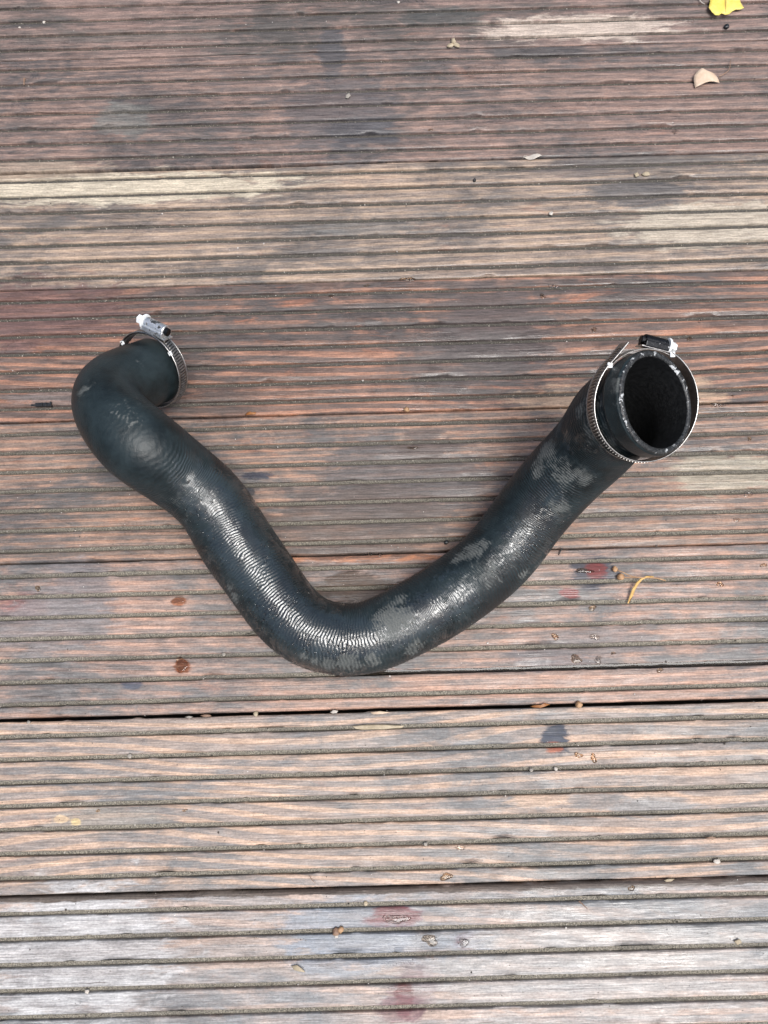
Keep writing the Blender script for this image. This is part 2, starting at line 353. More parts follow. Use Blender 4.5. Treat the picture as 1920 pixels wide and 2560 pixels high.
lump = (vnoise(np.c_[np.cos(TH).ravel() * 1.3, np.sin(TH).ravel() * 1.3, SV.ravel() * 22] + 40) - .5).reshape(TH.shape) * .0012
RO = body[:, None] + rib * amp + lump
VO = ctr[:, None, :] + dirs * RO[:, :, None]
ZMIN = VO[:, :, 2].min(1)
# flatten where it bears on the deck
VO[:, :, 2] = np.maximum(VO[:, :, 2], .0002)
VO_ = VO.reshape(-1, 3)
hose = empty('rubber_hose', (0, 0, 0), label='black rubber intercooler hose bent in a U, wet and ribbed, on the deck', category='hose')
me = mesh('hose_wall', VO_, grid_faces(NROW, NCOL, True))
# surface normals, pixel positions: used to find where on the hose a patch of dust or water sits
NRM = dirs.reshape(-1, 3); VPX = w2p(VO_); toC = np.array([0, 0, CAM_H]) - VO_; toC /= np.linalg.norm(toC, axis=1)[:, None]
FACE = (NRM * toC).sum(1)
def hit(px, py):
    d = (VPX[:, 0] - px) ** 2 + (VPX[:, 1] - py) ** 2 + np.where(FACE > .12, 0, 1e7) + (CAM_H - VO_[:, 2]) * 60
    return int(np.argmin(d))
DUST = [(985, 1545, 46, .9), (955, 1590, 30, .6), (1005, 1500, 24, .7), (1180, 1376, 24, .95), (1150, 1396, 20, .8), (1210, 1358, 16, .8),
        (1365, 1130, 34, .85), (1345, 1170, 26, .8), (1410, 1180, 36, .75), (1450, 1190, 34, .7), (1480, 1070, 40, .7), (1500, 1010, 26, .7),
        (1400, 1060, 30, .6), (1455, 1020, 26, .7), (1520, 1110, 40, .65), (1400, 1270, 30, .7), (1350, 1420, 30, .6), (1290, 1400, 30, .5),
        (1220, 1430, 40, .6), (1310, 1440, 20, .7), (820, 1662, 22, .85), (870, 1656, 30, .85), (930, 1650, 26, .7), (790, 1650, 16, .7),
        (760, 1640, 14, .6), (1040, 1620, 26, .7), (1030, 1632, 20, .7), (210, 975, 26, .62), (300, 1030, 30, .47), (318, 1045, 22, .5), (225, 955, 22, .5), (350, 905, 26, .42),
        (335, 1060, 22, .54), (440, 1250, 40, .46), (470, 1305, 30, .42), (585, 1490, 16, .8), (575, 1470, 14, .7), (1170, 1470, 40, .45), (905, 1600, 22, .3), (1120, 1330, 30, .3), (1545, 960, 22, .8), (1560, 1010, 20, .5)]
dust = np.zeros(len(VO_)); wetv = np.zeros(len(VO_))
def field(lst, out):
    for px, py, r, s in lst:
        c = VO_[hit(px, py)]; rw = r * .74 / FPX
        d2 = ((VO_ - c) ** 2).sum(1) / rw ** 2; np.maximum(out, s * np.exp(-d2 * .55), out)
field(DUST, dust)
WET = [(470, 1190, 50, 1), (520, 1230, 60, 1), (580, 1270, 70, 1), (600, 1350, 80, 1), (650, 1420, 80, 1), (700, 1490, 80, 1), (740, 1560, 80, 1), (800, 1610, 80, 1),
       (870, 1610, 70, 1), (930, 1600, 50, .9), (1010, 1570, 60, .9), (1080, 1540, 60, .9), (1150, 1500, 60, .65), (1120, 1450, 40, .5), (1250, 1400, 50, .5),
       (1330, 1350, 60, .95), (1360, 1290, 50, .95), (1380, 1250, 40, .8), (1460, 1110, 40, .6), (1420, 1100, 30, .6)]
field(WET, wetv)
for nm, arr in (('dust', dust), ('wet', wetv)):
    a = me.attributes.new(nm, 'FLOAT', 'POINT'); a.data.foreach_set('value', arr.astype(np.float32))
ribh = me.attributes.new('ribh', 'FLOAT', 'POINT'); ribh.data.foreach_set('value', (rib * (amp > .00003)).ravel().astype(np.float32))
t = NT('wet_rubber'); co = t.node('ShaderNodeTexCoord').outputs['Object']
du, we, rh = t.attr('dust'), t.attr('wet'), t.attr('ribh')
nd = t.noise(co, 120, 7, .72, .5); nf = t.noise(co, 900, 4, .65); nw = t.noise(co, 150, 5, .65, .4); nb = t.noise(co, 26, 4, .6)
dm_ = t.mr(t.math('ADD', t.math('ADD', du, t.math('MULTIPLY', t.math('SUBTRACT', nd, .5), 1.8)), t.math('MULTIPLY', rh, .10)), .42, .74)
film = t.mr(t.math('ADD', nb, t.math('MULTIPLY', nd, .45)), .5, .9)
c = t.mix(film, (.0058, .0098, .0112, 1), (.018, .029, .033, 1))
gr = t.mix(t.mr(nf, .3, .7), (.07, .078, .078, 1), (.15, .157, .148, 1))
c = t.mix(t.math('MULTIPLY', dm_, t.mr(t.math('ADD', nb, t.math('MULTIPLY', rh, .1)), .25, .7, .45, .95)), c, gr)
wm = t.mr(t.math('ADD', we, t.math('MULTIPLY', t.math('SUBTRACT', nw, .5), 1.7)), .38, .62)
wm = t.math('MULTIPLY', wm, t.math('SUBTRACT', 1, dm_))
rg = t.math('ADD', t.mr(nb, .3, .7, .33, .46), t.math('MULTIPLY', dm_, .28)); rg = t.math('SUBTRACT', rg, t.math('MULTIPLY', wm, .12))
hb = t.math('ADD', nf, t.math('MULTIPLY', t.noise(co, 420, 3, .6), 1.2))
coatn = t.bump(t.math('MULTIPLY', t.noise(co, 420, 3, .6), wm), .35, .0010)
t.out(Base_Color=c, Roughness=rg, Normal=t.bump(hb, .35, .0006), IOR=1.42, Coat_Weight=t.math('MULTIPLY', wm, 1.0), Coat_Roughness=.03, Coat_IOR=1.62, Coat_Normal=coatn)
rub = t.m
wall = link('hose_wall', me, rub, hose)

# inner lining seen through both mouths, rim faces joining the two
def lining(idx, outer_r0, inner_r0, end):
    step = idx[::3]; n = len(step); R_ = np.full(n, inner_r0) - np.linspace(0, .003, n)
    fine = np.sin(np.arange(n) * 2.1) * .00007
    Vv = ctr[step][:, None, :] + dirs[step][:, ::2, :] * (R_ + fine)[:, None, None]
    return Vv
liner_m = NT('hose_lining'); co = liner_m.node('ShaderNodeTexCoord').outputs['Object']
nl = liner_m.noise(co, 300, 4, .6)
liner_m.out(Base_Color=liner_m.mix(liner_m.mr(nl, .3, .7), (.006, .0065, .007, 1), (.016, .017, .018, 1)), Roughness=.5, Normal=liner_m.bump(nl, .3, .0006))
rim_t = NT('worn_rim'); co = rim_t.node('ShaderNodeTexCoord').outputs['Object']
r1 = rim_t.noise(co, 130, 4, .6, .8); r2 = rim_t.noise(co, 520, 3, .6)
wear = rim_t.mr(rim_t.math('ADD', r1, rim_t.math('MULTIPLY', r2, .35)), .77, .84)
c = rim_t.mix(rim_t.mr(r2, .35, .65), (.012, .013, .014, 1), (.045, .048, .05, 1)); c = rim_t.mix(wear, c, (.5, .52, .53, 1))
rim_t.out(Base_Color=c, Roughness=rim_t.mr(r1, .3, .7, .25, .5), Normal=rim_t.bump(r2, .5, .001))
for name_end, order, wallt in (('R', np.arange(NROW - 1, NROW - 700, -1), .0047), ('L', np.arange(0, 300), .0052)):
    ro = RO[order[0]].mean(); ri = ro - wallt
    Vi = lining(order, ro, ri, name_end); n_, k_ = Vi.shape[:2]
    link('hose_lining', mesh('hose_lining', Vi.reshape(-1, 3), grid_faces(n_, k_, True)[:, ::-1]), liner_m.m, hose)
    tdir = tan[order[0]] * (1 if name_end == 'R' else -1); d0 = dirs[order[0]]; c0 = ctr[order[0]]
    rings = []
    for f, u in ((1.0, -.0001), (.97, .0006), (.86, .0011), (.6, .0014), (.3, .0013), (.08, .0008), (0, -.0003)):
        rr_ = ri + (RO[order[0]] - ri) * f
        jit = (vnoise(np.c_[d0 * 7, ] + f * 3) - .5) * .0006
        rings.append(c0 + d0 * rr_[:, None] + tdir * (u + jit)[:, None])
    rv = np.concatenate(rings); fc = grid_faces(len(rings), NCOL, True)
    link('mouth_rim', mesh('mouth_rim', rv, fc if name_end == 'L' else fc[:, ::-1]), rim_t.m, hose)

# ------------------------------------------------------------------ hose clamps
def metal(name, col, rough, chips=None, scale=260, thr=.5):
    t = NT(name); co = t.node('ShaderNodeTexCoord').outputs['Object']
    n = t.noise(co, scale, 5, .65, .3); n2_ = t.noise(co, 1500, 2, .5)
    c = t.mix(t.mr(n, .3, .7), tuple(v * .75 for v in col) + (1,), tuple(min(1, v * 1.15) for v in col) + (1,))
    me_ = 1.0; rg_ = t.mr(n2_, .3, .7, rough * .8, rough * 1.3)
    if chips:
        m = t.mr(n, thr, thr + .05); c = t.mix(m, c, (*chips, 1)); me_ = t.mr(m, 0, 1, 1, .0); rg_ = t.math('ADD', rg_, t.math('MULTIPLY', m, .15))
    return t.out(Base_Color=c, Metallic=me_, Roughness=rg_, Normal=t.bump(n2_, .15, .0003))
steel = metal('clamp_steel', (.55, .54, .52), .28)
tarn = metal('tarnished_steel', (.30, .29, .28), .38)
zincw = metal('whitened_zinc', (.86, .88, .88), .42, (.03, .033, .036), 150, .54)
blackz = metal('black_oxide', (.04, .042, .045), .3, (.72, .74, .75), 420, .66)
headm = metal('bright_zinc', (.9, .92, .93), .3, (.78, .81, .82), 300, .36)
slotm = metal('slot_shadow', (.09, .088, .085), .45)  # dark metal standing in for the shade inside slots; also marks the figure

def strip(path, out, wid, thick, mat, name, parent, za=0.0):
    """flat metal strip: path (n,2) in ring plane, out (n,2) outward normals, width along local z"""
    n = len(path); V = []
    for (x, y), (ox, oy) in zip(path, out):
        for dz, dr in ((-wid / 2, 0), (wid / 2, 0), (wid / 2, thick), (-wid / 2, thick)): V.append((x + ox * dr, y + oy * dr, za + dz))
    F_ = []
    for i in range(n - 1):
        for j in range(4): F_.append((i * 4 + j, i * 4 + (j + 1) % 4, (i + 1) * 4 + (j + 1) % 4, (i + 1) * 4 + j))
    F_ += [(3, 2, 1, 0), ((n - 1) * 4, (n - 1) * 4 + 1, (n - 1) * 4 + 2, (n - 1) * 4 + 3)]
    o = link(name, mesh(name, V, F_, False), mat, parent); return o
def arc(r, a0, a1, n, tail=0, flare=0):
    a = np.radians(np.linspace(a0, a1, n)); P = np.c_[np.cos(a), np.sin(a)] * r; O = np.c_[np.cos(a), np.sin(a)]
    if tail:
        s = 1 if a1 > a0 else -1; e = a[-1]; T = np.array([-math.sin(e), math.cos(e)]) * s; U = O[-1]
        for k in range(1, 9):
            f = k / 8; P = np.vstack([P, P[n - 1] + T * tail * f + U * flare * f ** 1.3]); O = np.vstack([O, U])
    return P, O
def boxm(cx, cy, cz, sx, sy, sz, bev=.0004, segs=2):
    bm = bmesh.new(); bmesh.ops.create_cube(bm, size=1); bmesh.ops.scale(bm, vec=(sx, sy, sz), verts=bm.verts)
    bmesh.ops.bevel(bm, geom=list(bm.edges), offset=bev, segments=segs, affect='EDGES', profile=.5)
    bmesh.ops.translate(bm, vec=(cx, cy, cz), verts=bm.verts); return bm
def lathe_x(prof, n=24, hexa=False):
    V, F_ = [], []
    for x, r in prof:
        for j in range(n): V.append((x, r * math.cos(2 * math.pi * j / n), r * math.sin(2 * math.pi * j / n)))
    F_ = grid_faces(len(prof), n, True)[:, ::-1]
    return np.array(V), F_
def clamp(label, ctr_, axis, xdir, R_, a_house, head_sign, a_band0, a_band1, tail, flare, teeth, hmat, bandmat, wid, liner, mark):
    z = Vector(axis).normalized(); x = (Vector(xdir) - z * Vector(xdir).dot(z)).normalized(); y = z.cross(x)
    M = Matrix((x, y, z)).transposed().to_4x4(); M.translation = Vector(ctr_)
    root = empty('hose_clamp', label=label, category='hose clamp'); root.matrix_world = M
    P, O = arc(R_, a_band0, a_band1, 96, tail, flare)
    band = strip(P, O, wid, .0009, bandmat, 'band', root)
    # thin rolled edges that catch the light
    for dz in (-wid / 2, wid / 2):
        V = []; n = len(P); k = 8
        for (px, py), (ox, oy) in zip(P, O):
            for j in range(k):
                b = 2 * math.pi * j / k; rr = .00062
                V.append((px + ox * (.00045 + rr * math.cos(b)), py + oy * (.00045 + rr * math.cos(b)), dz + rr * math.sin(b)))
        link('rolled_edge', mesh('rolled_edge', V, grid_faces(n, k, True)), steel, band)
    # worm thread slots: dark bars on the band, their shade put into the colour
    bm = bmesh.new(); bm2 = bmesh.new()
    step = math.degrees(.0026 / R_); a = teeth[0]
    cum = np.r_[0, np.cumsum(np.linalg.norm(np.diff(P, axis=0), axis=1))]
    sgn = 1 if a_band1 > a_band0 else -1
    d = math.radians(abs(teeth[0] - a_band0)) * R_; dend = math.radians(abs(teeth[1] - a_band0)) * R_
    if tail: dend = cum[-1] - .003
    while d < dend:
        i = min(int(np.searchsorted(cum, d)), len(P) - 1); p = P[i - 1] + (P[i] - P[i - 1]) * ((d - cum[i - 1]) / max(1e-9, cum[i] - cum[i - 1])); o_ = O[i]
        for B, rr, sx, sz, sh in ((bm, .00095, .0011, wid * .58, 0), (bm2, .00115, .0007, wid * .50, .00085)):
            m = Matrix.Translation((p[0] + o_[0] * rr, p[1] + o_[1] * rr, 0)) @ Matrix.Rotation(math.atan2(o_[1], o_[0]), 4, 'Z') @ Matrix.Rotation(.2, 4, 'X')
            r = bmesh.ops.create_cube(B, size=1); bmesh.ops.scale(B, vec=(.0004 if B is bm else .0007, sx, sz), verts=r['verts'])
            bmesh.ops.translate(B, vec=(0, sh, 0), verts=r['verts'])
            bmesh.ops.transform(B, matrix=m, verts=r['verts'])
        d += .0026
    o = link('thread_slots', bm_mesh('thread_slots', bm, False), slotm, band); o['kind'] = 'stuff'
    o = link('thread_ridges', bm_mesh('thread_ridges', bm2, False), steel, band); o['kind'] = 'stuff'
    # inner liner strip bridging under the housing
    P2, O2 = arc(R_ - (.0020 if tail else .0018), liner[0], liner[1], 40)
    ln = strip(P2, O2, wid * .8, .0005, tarn, 'liner', root)
    for f in (-.22, .22):
        P3, O3 = arc(R_ - (.0014 if tail else .0012), liner[0] + (liner[1] - liner[0]) * .25, liner[0] + (liner[1] - liner[0]) * .8, 24)
        strip(P3, O3, .0007, .0004, slotm, 'liner_slot', ln, f * wid)
    # housing with screw: local frame tangent to the ring
    ah = math.radians(a_house); hm = Matrix.Translation((math.cos(ah) * (R_ + (-.0012 if tail else .0012)), math.sin(ah) * (R_ + (-.0012 if tail else .0012)), 0)) @ Matrix.Rotation(ah - math.pi / 2, 4, 'Z')
    hm = hm @ Matrix.Scale(.98 if tail else 1.14, 4)
    if head_sign > 0: hm = hm @ Matrix.Rotation(math.pi, 4, 'Z') @ Matrix.Scale(-1, 4, (0, 1, 0))
    def put(nm, bm=None, vf=None, mat=None, par=None, smooth=True):
        if bm is not None:
            bmesh.ops.transform(bm, matrix=hm, verts=bm.verts); 
            if head_sign > 0: bmesh.ops.reverse_faces(bm, faces=bm.faces)
            mm = bm_mesh(nm, bm, smooth)
        else:
            V, F_ = vf; V = np.c_[V, np.ones(len(V))] @ np.array(hm).T; mm = mesh(nm, V[:, :3], F_, smooth)
        return link(nm, mm, mat, par or root)
    ho = put('screw_housing', boxm(.0015, .0028, 0, .021, .0048, wid + .0012, .0007), None, hmat, None, False)
    # barrel over the worm
    prof = [(-.0092, 0), (-.0092, .0046), (-.0086, .0051), (.0105, .0051), (.0112, .0046), (.0112, 0)]
    V, F_ = lathe_x(prof); V[:, 1] += .0056; put('barrel', None, (V, F_), hmat, ho, False)
    put('saddle', boxm(.0015, .0003, 0, .026, .0012, wid * .9, .0003), None, steel if hmat is blackz else hmat, ho, False)
    prof = [(-.0098, 0), (-.0098, .0062), (-.0107, .0066), (-.0116, .0064), (-.0119, .004), (-.0119, 0)]
    V, F_ = lathe_x(prof); V[:, 1] += .0056; sc = put('screw', None, (V, F_), headm, None, False)
    prof = [(-.0117, 0), (-.0117, .0042), (-.0172, .0041), (-.0178, .0034), (-.0178, 0)]
    V, F_ = lathe_x(prof, 6); V[:, 1] += .0056; hd = put('hex_head', None, (V, F_), headm, sc, False)
    put('driver_slot', boxm(-.0178, .0056, 0, .0006, .0011, .0066, .0001, 1), None, slotm, sc, False)
    V, F_ = lathe_x([(.0110, 0), (.0110, .0036), (.0138, .0034), (.0142, .0028), (.0142, 0)], 16); V[:, 1] += .0056; put('worm_tip', None, (V, F_), blackz, sc, False)
    if mark:   # tiny stamped figure 5 on the housing's foot
        bm = bmesh.new(); u = .0005
        for (x0, z0, w_, h_) in ((0, 2, 2, .5), (-.8, 1.2, .5, 1.4), (0, .6, 2, .5), (.8, -.1, .5, 1.2), (0, -.8, 2, .5)):
            r = bmesh.ops.create_cube(bm, size=1); bmesh.ops.scale(bm, vec=(w_ * u, .0002, h_ * u), verts=r['verts'])
            bmesh.ops.translate(bm, vec=(.0085 + x0 * u, .0052, -wid * .48 + z0 * u), verts=r['verts'])
        put('stamped_figure', bm, None, slotm, ho, False)
    # weld nubs where liner meets band
    for ang in (liner[0], liner[1]):
        aa = math.radians(ang); b = boxm(math.cos(aa) * (R_ - .0004), math.sin(aa) * (R_ - .0004), wid * .46 , .0042, .0042, .0012, .0004)
        link('weld_tab', bm_mesh('weld_tab', b, False), headm, root)
    return root

cR = p2w(1607, 1011, .176)
clamp('silver worm screw clamp with black housing and loose tail, round the raised open hose mouth', cR, (.226, -.36, .90), (1, 0, 0), .0447,
      77, -1 * -1, 62, -227, .0205, .0012, (-70, -227), blackz, tarn, .0125, (136, 60), False)
cL = p2w(381, 921, .0405)
clamp('silver worm screw clamp with whitened chipped housing on the down-turned hose end', cL, (-.465, -.60, .625), (1, .35, .3), .0376,
      46, -1, 108, -250, 0, 0, (40, -70), zincw, tarn, .0118, (112, 6), True)

# ------------------------------------------------------------------ leaves and litter on the deck
def leaf_mat(name, col, col2, rough=.55, vein=None):
    t = NT(name); co = t.node('ShaderNodeTexCoord').outputs['Object']
    n = t.noise(co, 140, 5, .6); n2_ = t.noise(co, 700, 3, .6)
    c = t.mix(t.mr(n, .35, .7), (*col, 1), (*col2, 1)); c = t.mix(t.mr(n2_, .66, .74, 0, .5), c, tuple(v * .35 for v in col) + (1,))
    return t.out(Base_Color=c, Roughness=rough, Normal=t.bump(n2_, .4, .0006), Subsurface_Weight=.0)
def sheet(name, pts, mat, label, cat, zf, cuts=3, thick=.00025, z0=.0006, stem=None, stem_r=.0004, stem_mat=None, part='blade', group=None):
    """curved thin solid from an outline in photograph pixels (turned into deck metres)"""
    Wp = [p2w(x, y, 0) for x, y in pts]; c = sum(Wp, Vector()) / len(Wp)
    root = empty(name, (c.x, c.y, 0), label=label, category=cat)
    if group: root['group'] = group
    bm = bmesh.new(); cv = bm.verts.new((0, 0, 0)); vs = [bm.verts.new((p.x - c.x, p.y - c.y, 0)) for p in Wp]
    for i in range(len(vs)): bm.faces.new((cv, vs[i], vs[(i + 1) % len(vs)]))
    bmesh.ops.subdivide_edges(bm, edges=list(bm.edges), cuts=cuts, use_grid_fill=True)
    bmesh.ops.triangulate(bm, faces=list(bm.faces))
    for v in bm.verts: v.co.z = z0 + zf(v.co.x, v.co.y)
    bmesh.ops.recalc_face_normals(bm, faces=bm.faces)
    r = bmesh.ops.solidify(bm, geom=list(bm.faces), thickness=thick)
    link(part, bm_mesh(part, bm), mat, root)
    if stem: link('stem', tube_mesh([p2w(x, y, 0) - Vector((c.x, c.y, 0)) + Vector((0, 0, z)) for x, y, z in stem], stem_r), stem_mat or mat, root)
    return root
def tube_mesh(pts, r, k=8, name='stem', taper=.5):
    P = np.array([(p[0], p[1], p[2]) for p in pts]); m = 24
    if len(P) > 2: Q = spline(P, np.linspace(0, 1, m))
    else: Q = P[0] + (P[1] - P[0]) * np.linspace(0, 1, m)[:, None]
    T = np.gradient(Q, axis=0); T /= np.linalg.norm(T, axis=1)[:, None]; n = np.cross(T, (0, 0, 1.)); n /= np.linalg.norm(n, axis=1)[:, None] + 1e-9; b = np.cross(T, n)
    a = np.linspace(0, 2 * math.pi, k, endpoint=False); rr = r * np.linspace(1, taper, m)
    V = Q[:, None] + (n[:, None] * np.cos(a)[None, :, None] + b[:, None] * np.sin(a)[None, :, None]) * rr[:, None, None]
    F_ = grid_faces(m, k, True).tolist(); me = bpy.data.meshes.new(name)
    me.from_pydata(V.reshape(-1, 3).tolist(), [], F_ + [list(range(k))[::-1], list(range((m - 1) * k, m * k))])
    for p in me.polygons: p.use_smooth = True
    return me
def serrate(pts, amp=1.4, n=5):
    out = []
    for i in range(len(pts)):
        (x0, y0), (x1, y1) = pts[i], pts[(i + 1) % len(pts)]; L = math.hypot(x1 - x0, y1 - y0) + 1e-6
        k = max(1, int(L / n))
        for j in range(k):
            f = j / k; o = amp * (random.random() - .3) if j else 0
            out.append((x0 + (x1 - x0) * f - (y1 - y0) / L * o, y0 + (y1 - y0) * f + (x1 - x0) / L * o))
    return out
yel = leaf_mat('yellow_leaf', (.70, .57, .10), (.74, .62, .17), .5)
tanl = leaf_mat('tan_leaf', (.56, .42, .30), (.66, .52, .40), .6)
pale = leaf_mat('pale_litter', (.44, .40, .35), (.58, .54, .49), .65)
beige = leaf_mat('beige_litter', (.34, .28, .19), (.46, .39, .28), .65)
brownl = leaf_mat('brown_leaf', (.26, .10, .03), (.36, .17, .06), .45)
stemm = leaf_mat('stem_brown', (.20, .12, .08), (.30, .20, .14), .6)
gold = leaf_mat('golden_bract', (.55, .33, .09), (.66, .44, .16), .5)
nut = leaf_mat('seed_skin', (.36, .21, .11), (.50, .32, .18), .6)
greyc = leaf_mat('grey_chip', (.26, .24, .21), (.34, .31, .27), .7)
blackp = simple('black_plastic', (.014, .016, .018), .35)

yp = [(1779, -30), (1772, 12), (1767, 30), (1775, 40), (1784, 46), (1794, 45), (1801, 40), (1810, 43), (1820, 41), (1828, 34), (1836, 30), (1846, 31), (1856, 28), (1853, 22), (1848, 5), (1846, -30), (1834, -62), (1816, -84), (1800, -66)]
sheet('yellow_leaf', serrate(yp, 1.2, 7), yel, 'bright yellow fallen leaf with ragged edge on the boards', 'leaf',
      lambda x, y: .0012 + .004 * (abs(x) / .02) ** 2 * .5 + .0012 * math.sin(y * 160), z0=.0008,
      stem=[(1811, 40, .0030), (1813, 0, .0034), (1814, -40, .0034), (1816, -82, .0030)], stem_r=.0005, stem_mat=gold)
tp = [(1731, 208), (1731, 198), (1738, 190), (1748, 184), (1757, 188), (1768, 192), (1780, 194), (1788, 200), (1794, 206), (1796, 212), (1780, 213), (1764, 216), (1748, 221), (1735, 225), (1733, 218)]
sheet('dry_leaf', serrate(tp, 1.1, 4), tanl, 'dry tan leaf with toothed edge and long curved stem', 'leaf',
      lambda x, y: .0035 + .003 * math.cos(x * 120) + y * .10, z0=.001,
      stem=[(1793, 201, .006), (1808, 193, .006), (1818, 182, .005), (1824, 155, .003)], stem_r=.0007, stem_mat=stemm)
sheet('curled_petal', [(1308, 396), (1316, 393), (1328, 390), (1342, 390), (1354, 392), (1345, 398), (1334, 402), (1322, 401)], pale,
      'small whitish curled petal beside a plank joint', 'petal', lambda x, y: .002 + .0015 * math.sin(x * 300), z0=.0005,
      stem=[(1318, 394, .002), (1309, 394, .002), (1307, 398, .001)], stem_r=.0004, stem_mat=pale)
# linden fruit: bract, stalk and two nutlets
root = empty('linden_fruit', p2w(1590, 1450), label='linden seed pair on thin stalks with golden curved bract', category='seed')
c0 = Vector(root.location)
def loc(px, py, z): return p2w(px, py, 0) + Vector((0, 0, z)) - c0
bp = [(1627, 1446), (1610, 1446), (1597, 1452), (1588, 1462), (1580, 1476), (1575, 1492), (1569, 1509)]
bw = [2.0, 3.5, 4.5, 5.5, 6, 6, 3]
V = []
for k, ((x, y), wd) in enumerate(zip(bp, bw)):
    a = bp[max(0, k - 1)]; b = bp[min(len(bp) - 1, k + 1)]; tx, ty = b[0] - a[0], b[1] - a[1]; L = math.hypot(tx, ty); nx, ny = -ty / L, tx / L
    zz = .009 - .0075 * (k / 6) ** 1.5
    for f, dz in ((-1, .0007), (0, -.0003), (1, .0007), (0, -.0007)):
        V.append(tuple(loc(x + nx * wd * f * .62, y + ny * wd * f * .62, zz + dz)))
link('bract', mesh('bract', V, grid_faces(7, 4, True)), gold, root)
link('stalk', tube_mesh([loc(1661, 1453, .003), loc(1634, 1448, .006), loc(1600, 1448, .008), loc(1570, 1443, .008), loc(1556, 1436, .007), loc(1540, 1428, .005)], .0006, name='stalk', taper=.8), stemm if 0 else nut, root)
link('stalk', tube_mesh([loc(1597, 1447, .008), loc(1575, 1446, .006), loc(1558, 1446, .005)], .0005, name='stalk', taper=.9), nut, root)
def blob(r, sq=.85, seed=0, sub=2):
    bm = bmesh.new(); bmesh.ops.create_icosphere(bm, subdivisions=sub, radius=r)
    for v in bm.verts:
        n = vnoise(np.array([[v.co.x / r * 2 + seed, v.co.y / r * 2, v.co.z / r * 2]]))[0]; v.co *= .62 + .76 * n; v.co.z *= sq
    return bm
for (x, y, r) in ((1535, 1424, .0027), (1549, 1444, .0032)):
    o = link('nutlet', bm_mesh('nutlet', blob(r, .95, x)), nut, root); o.location = loc(x, y, .0032)
def thing_blob(name, px, py, r, mat, label, cat, sq=.8, z=None, sx=1, rot=0, group=None, seed=0):
    if name == 'pebble': r *= .72; sq *= .7
    o = link(name, bm_mesh(name, blob(r, sq, seed or px)), mat, label=label, category=cat); p = p2w(px, py, 0)
    o.location = (p.x, p.y, r * sq * .8 if z is None else z); o.scale = (sx, 1, 1); o.rotation_euler[2] = rot
    if group: o['group'] = group
    return o
thing_blob('seed', 1016, 1026, .0027, nut, 'round peach seed sitting on a plank joint, alone beyond the U of the hose', 'seed', .9)
thing_blob('seed', 1446, 1762, .0030, nut, 'pale round seed caught in the wide black plank joint', 'seed', .8)
thing_blob('pebble', 640, 1784, .0030, beige, 'light pebble lodged in the wide black plank joint', 'pebble', .7)
thing_blob('pebble', 72, 1806, .0022, greyc, 'small grey pebble at the edge of the wide black joint', 'pebble', .7)
thing_blob('pebble', 560, 1636, .0028, greyc, 'grey pebble resting in a groove below the hose bend', 'pebble', .6)
thing_blob('pebble', 325, 1890, .0030, greyc, 'flat grey pebble in a groove of the tan plank', 'pebble', .5)
thing_blob('pebble', 1389, 1922, .0024, pale, 'pale square pebble in a groove of the tan plank', 'pebble', .6)
thing_blob('pebble', 1328, 1925, .0026, greyc, 'bluish grey pebble in a groove of the tan plank', 'pebble', .6)
thing_blob('pebble', 1792, 2153, .0026, pale, 'white oval pebble in a groove of the tan plank', 'pebble', .5, None, 1.7)
thing_blob('pebble', 1064, 2110, .0026, greyc, 'dull grey pebble half sunk in a groove of the tan plank', 'pebble', .5)
thing_blob('pebble', 914, 2258, .0026, beige, 'yellowish pebble in a groove of the lilac grey plank', 'pebble', .5)
thing_blob('pebble', 218, 2478, .0026, pale, 'whitish pebble in a groove of the lilac grey plank', 'pebble', .6)
thing_blob('snail_shell', 1815, 69, .0026, blackp, 'tiny shiny dark snail shell below the yellow leaf', 'shell', .8, None, 1.3, .4)
thing_blob('snail_shell', 1186, 452, .0020, blackp, 'tiny shiny dark shell in a groove below the whitish petal', 'shell', .8, None, .8)
thing_blob('snail_shell', 1116, 1356, .0022, blackp, 'tiny dark wet shell inside the U of the hose', 'shell', .5)
thing_blob('pebble', 1377, 534, .0030, pale, 'white crumb lying across a groove below the knot', 'crumb', .5, None, 1.3, .4)
thing_blob('pebble', 110, 56, .0026, pale, 'bright white crumb in a groove, the larger of two', 'crumb', .5)
thing_blob('pebble', 49, 69, .0020, pale, 'bright white crumb on a board, the smaller of two', 'crumb', .4)
thing_blob('pebble', 996, 6, .0026, pale, 'white crumb on the dark smudged plank', 'crumb', .5)
# beige flower bud, three lobes
root = empty('dried_bud', p2w(1132, 112), label='dried beige bud with three scales', category='bud')
for k, (dx, dy, rz) in enumerate(((-6, 4, .4), (1, -6, 1.6), (8, 3, 2.5))):
    o = link('bud_scale', bm_mesh('bud_scale', blob(.0034, .5, k * 7)), beige, root); q = p2w(1132 + dx, 112 + dy) - Vector(root.location)
    o.location = (q.x, q.y, .0016); o.scale = (1.3, .75, 1); o.rotation_euler[2] = rz
def chip(name, pts, mat, label, cat, h=.0012, bend=.001, group=None):
    return sheet(name, pts, mat, label, cat, lambda x, y: bend * math.sin(x * 260 + 1) + bend, cuts=1, thick=h, z0=h, part='flake', group=group)
chip('bark_chip', [(866, 240), (873, 237), (877, 244), (870, 250), (863, 248)], greyc, 'square grey bark chip on the dark smudged plank', 'bark chip')
chip('leaf_scrap', [(612, 1039), (618, 1033), (626, 1031), (634, 1035), (642, 1034), (638, 1039), (628, 1039)], brownl, 'orange leaf scrap in the joint beside the hose elbow', 'leaf', .0004, .0015)
chip('leaf_scrap', [(1325, 1766), (1338, 1762), (1350, 1763), (1360, 1758), (1374, 1761), (1362, 1766), (1350, 1770), (1336, 1769)], brownl, 'long brown leaf scrap in the wide black joint', 'leaf', .0004, .0015)
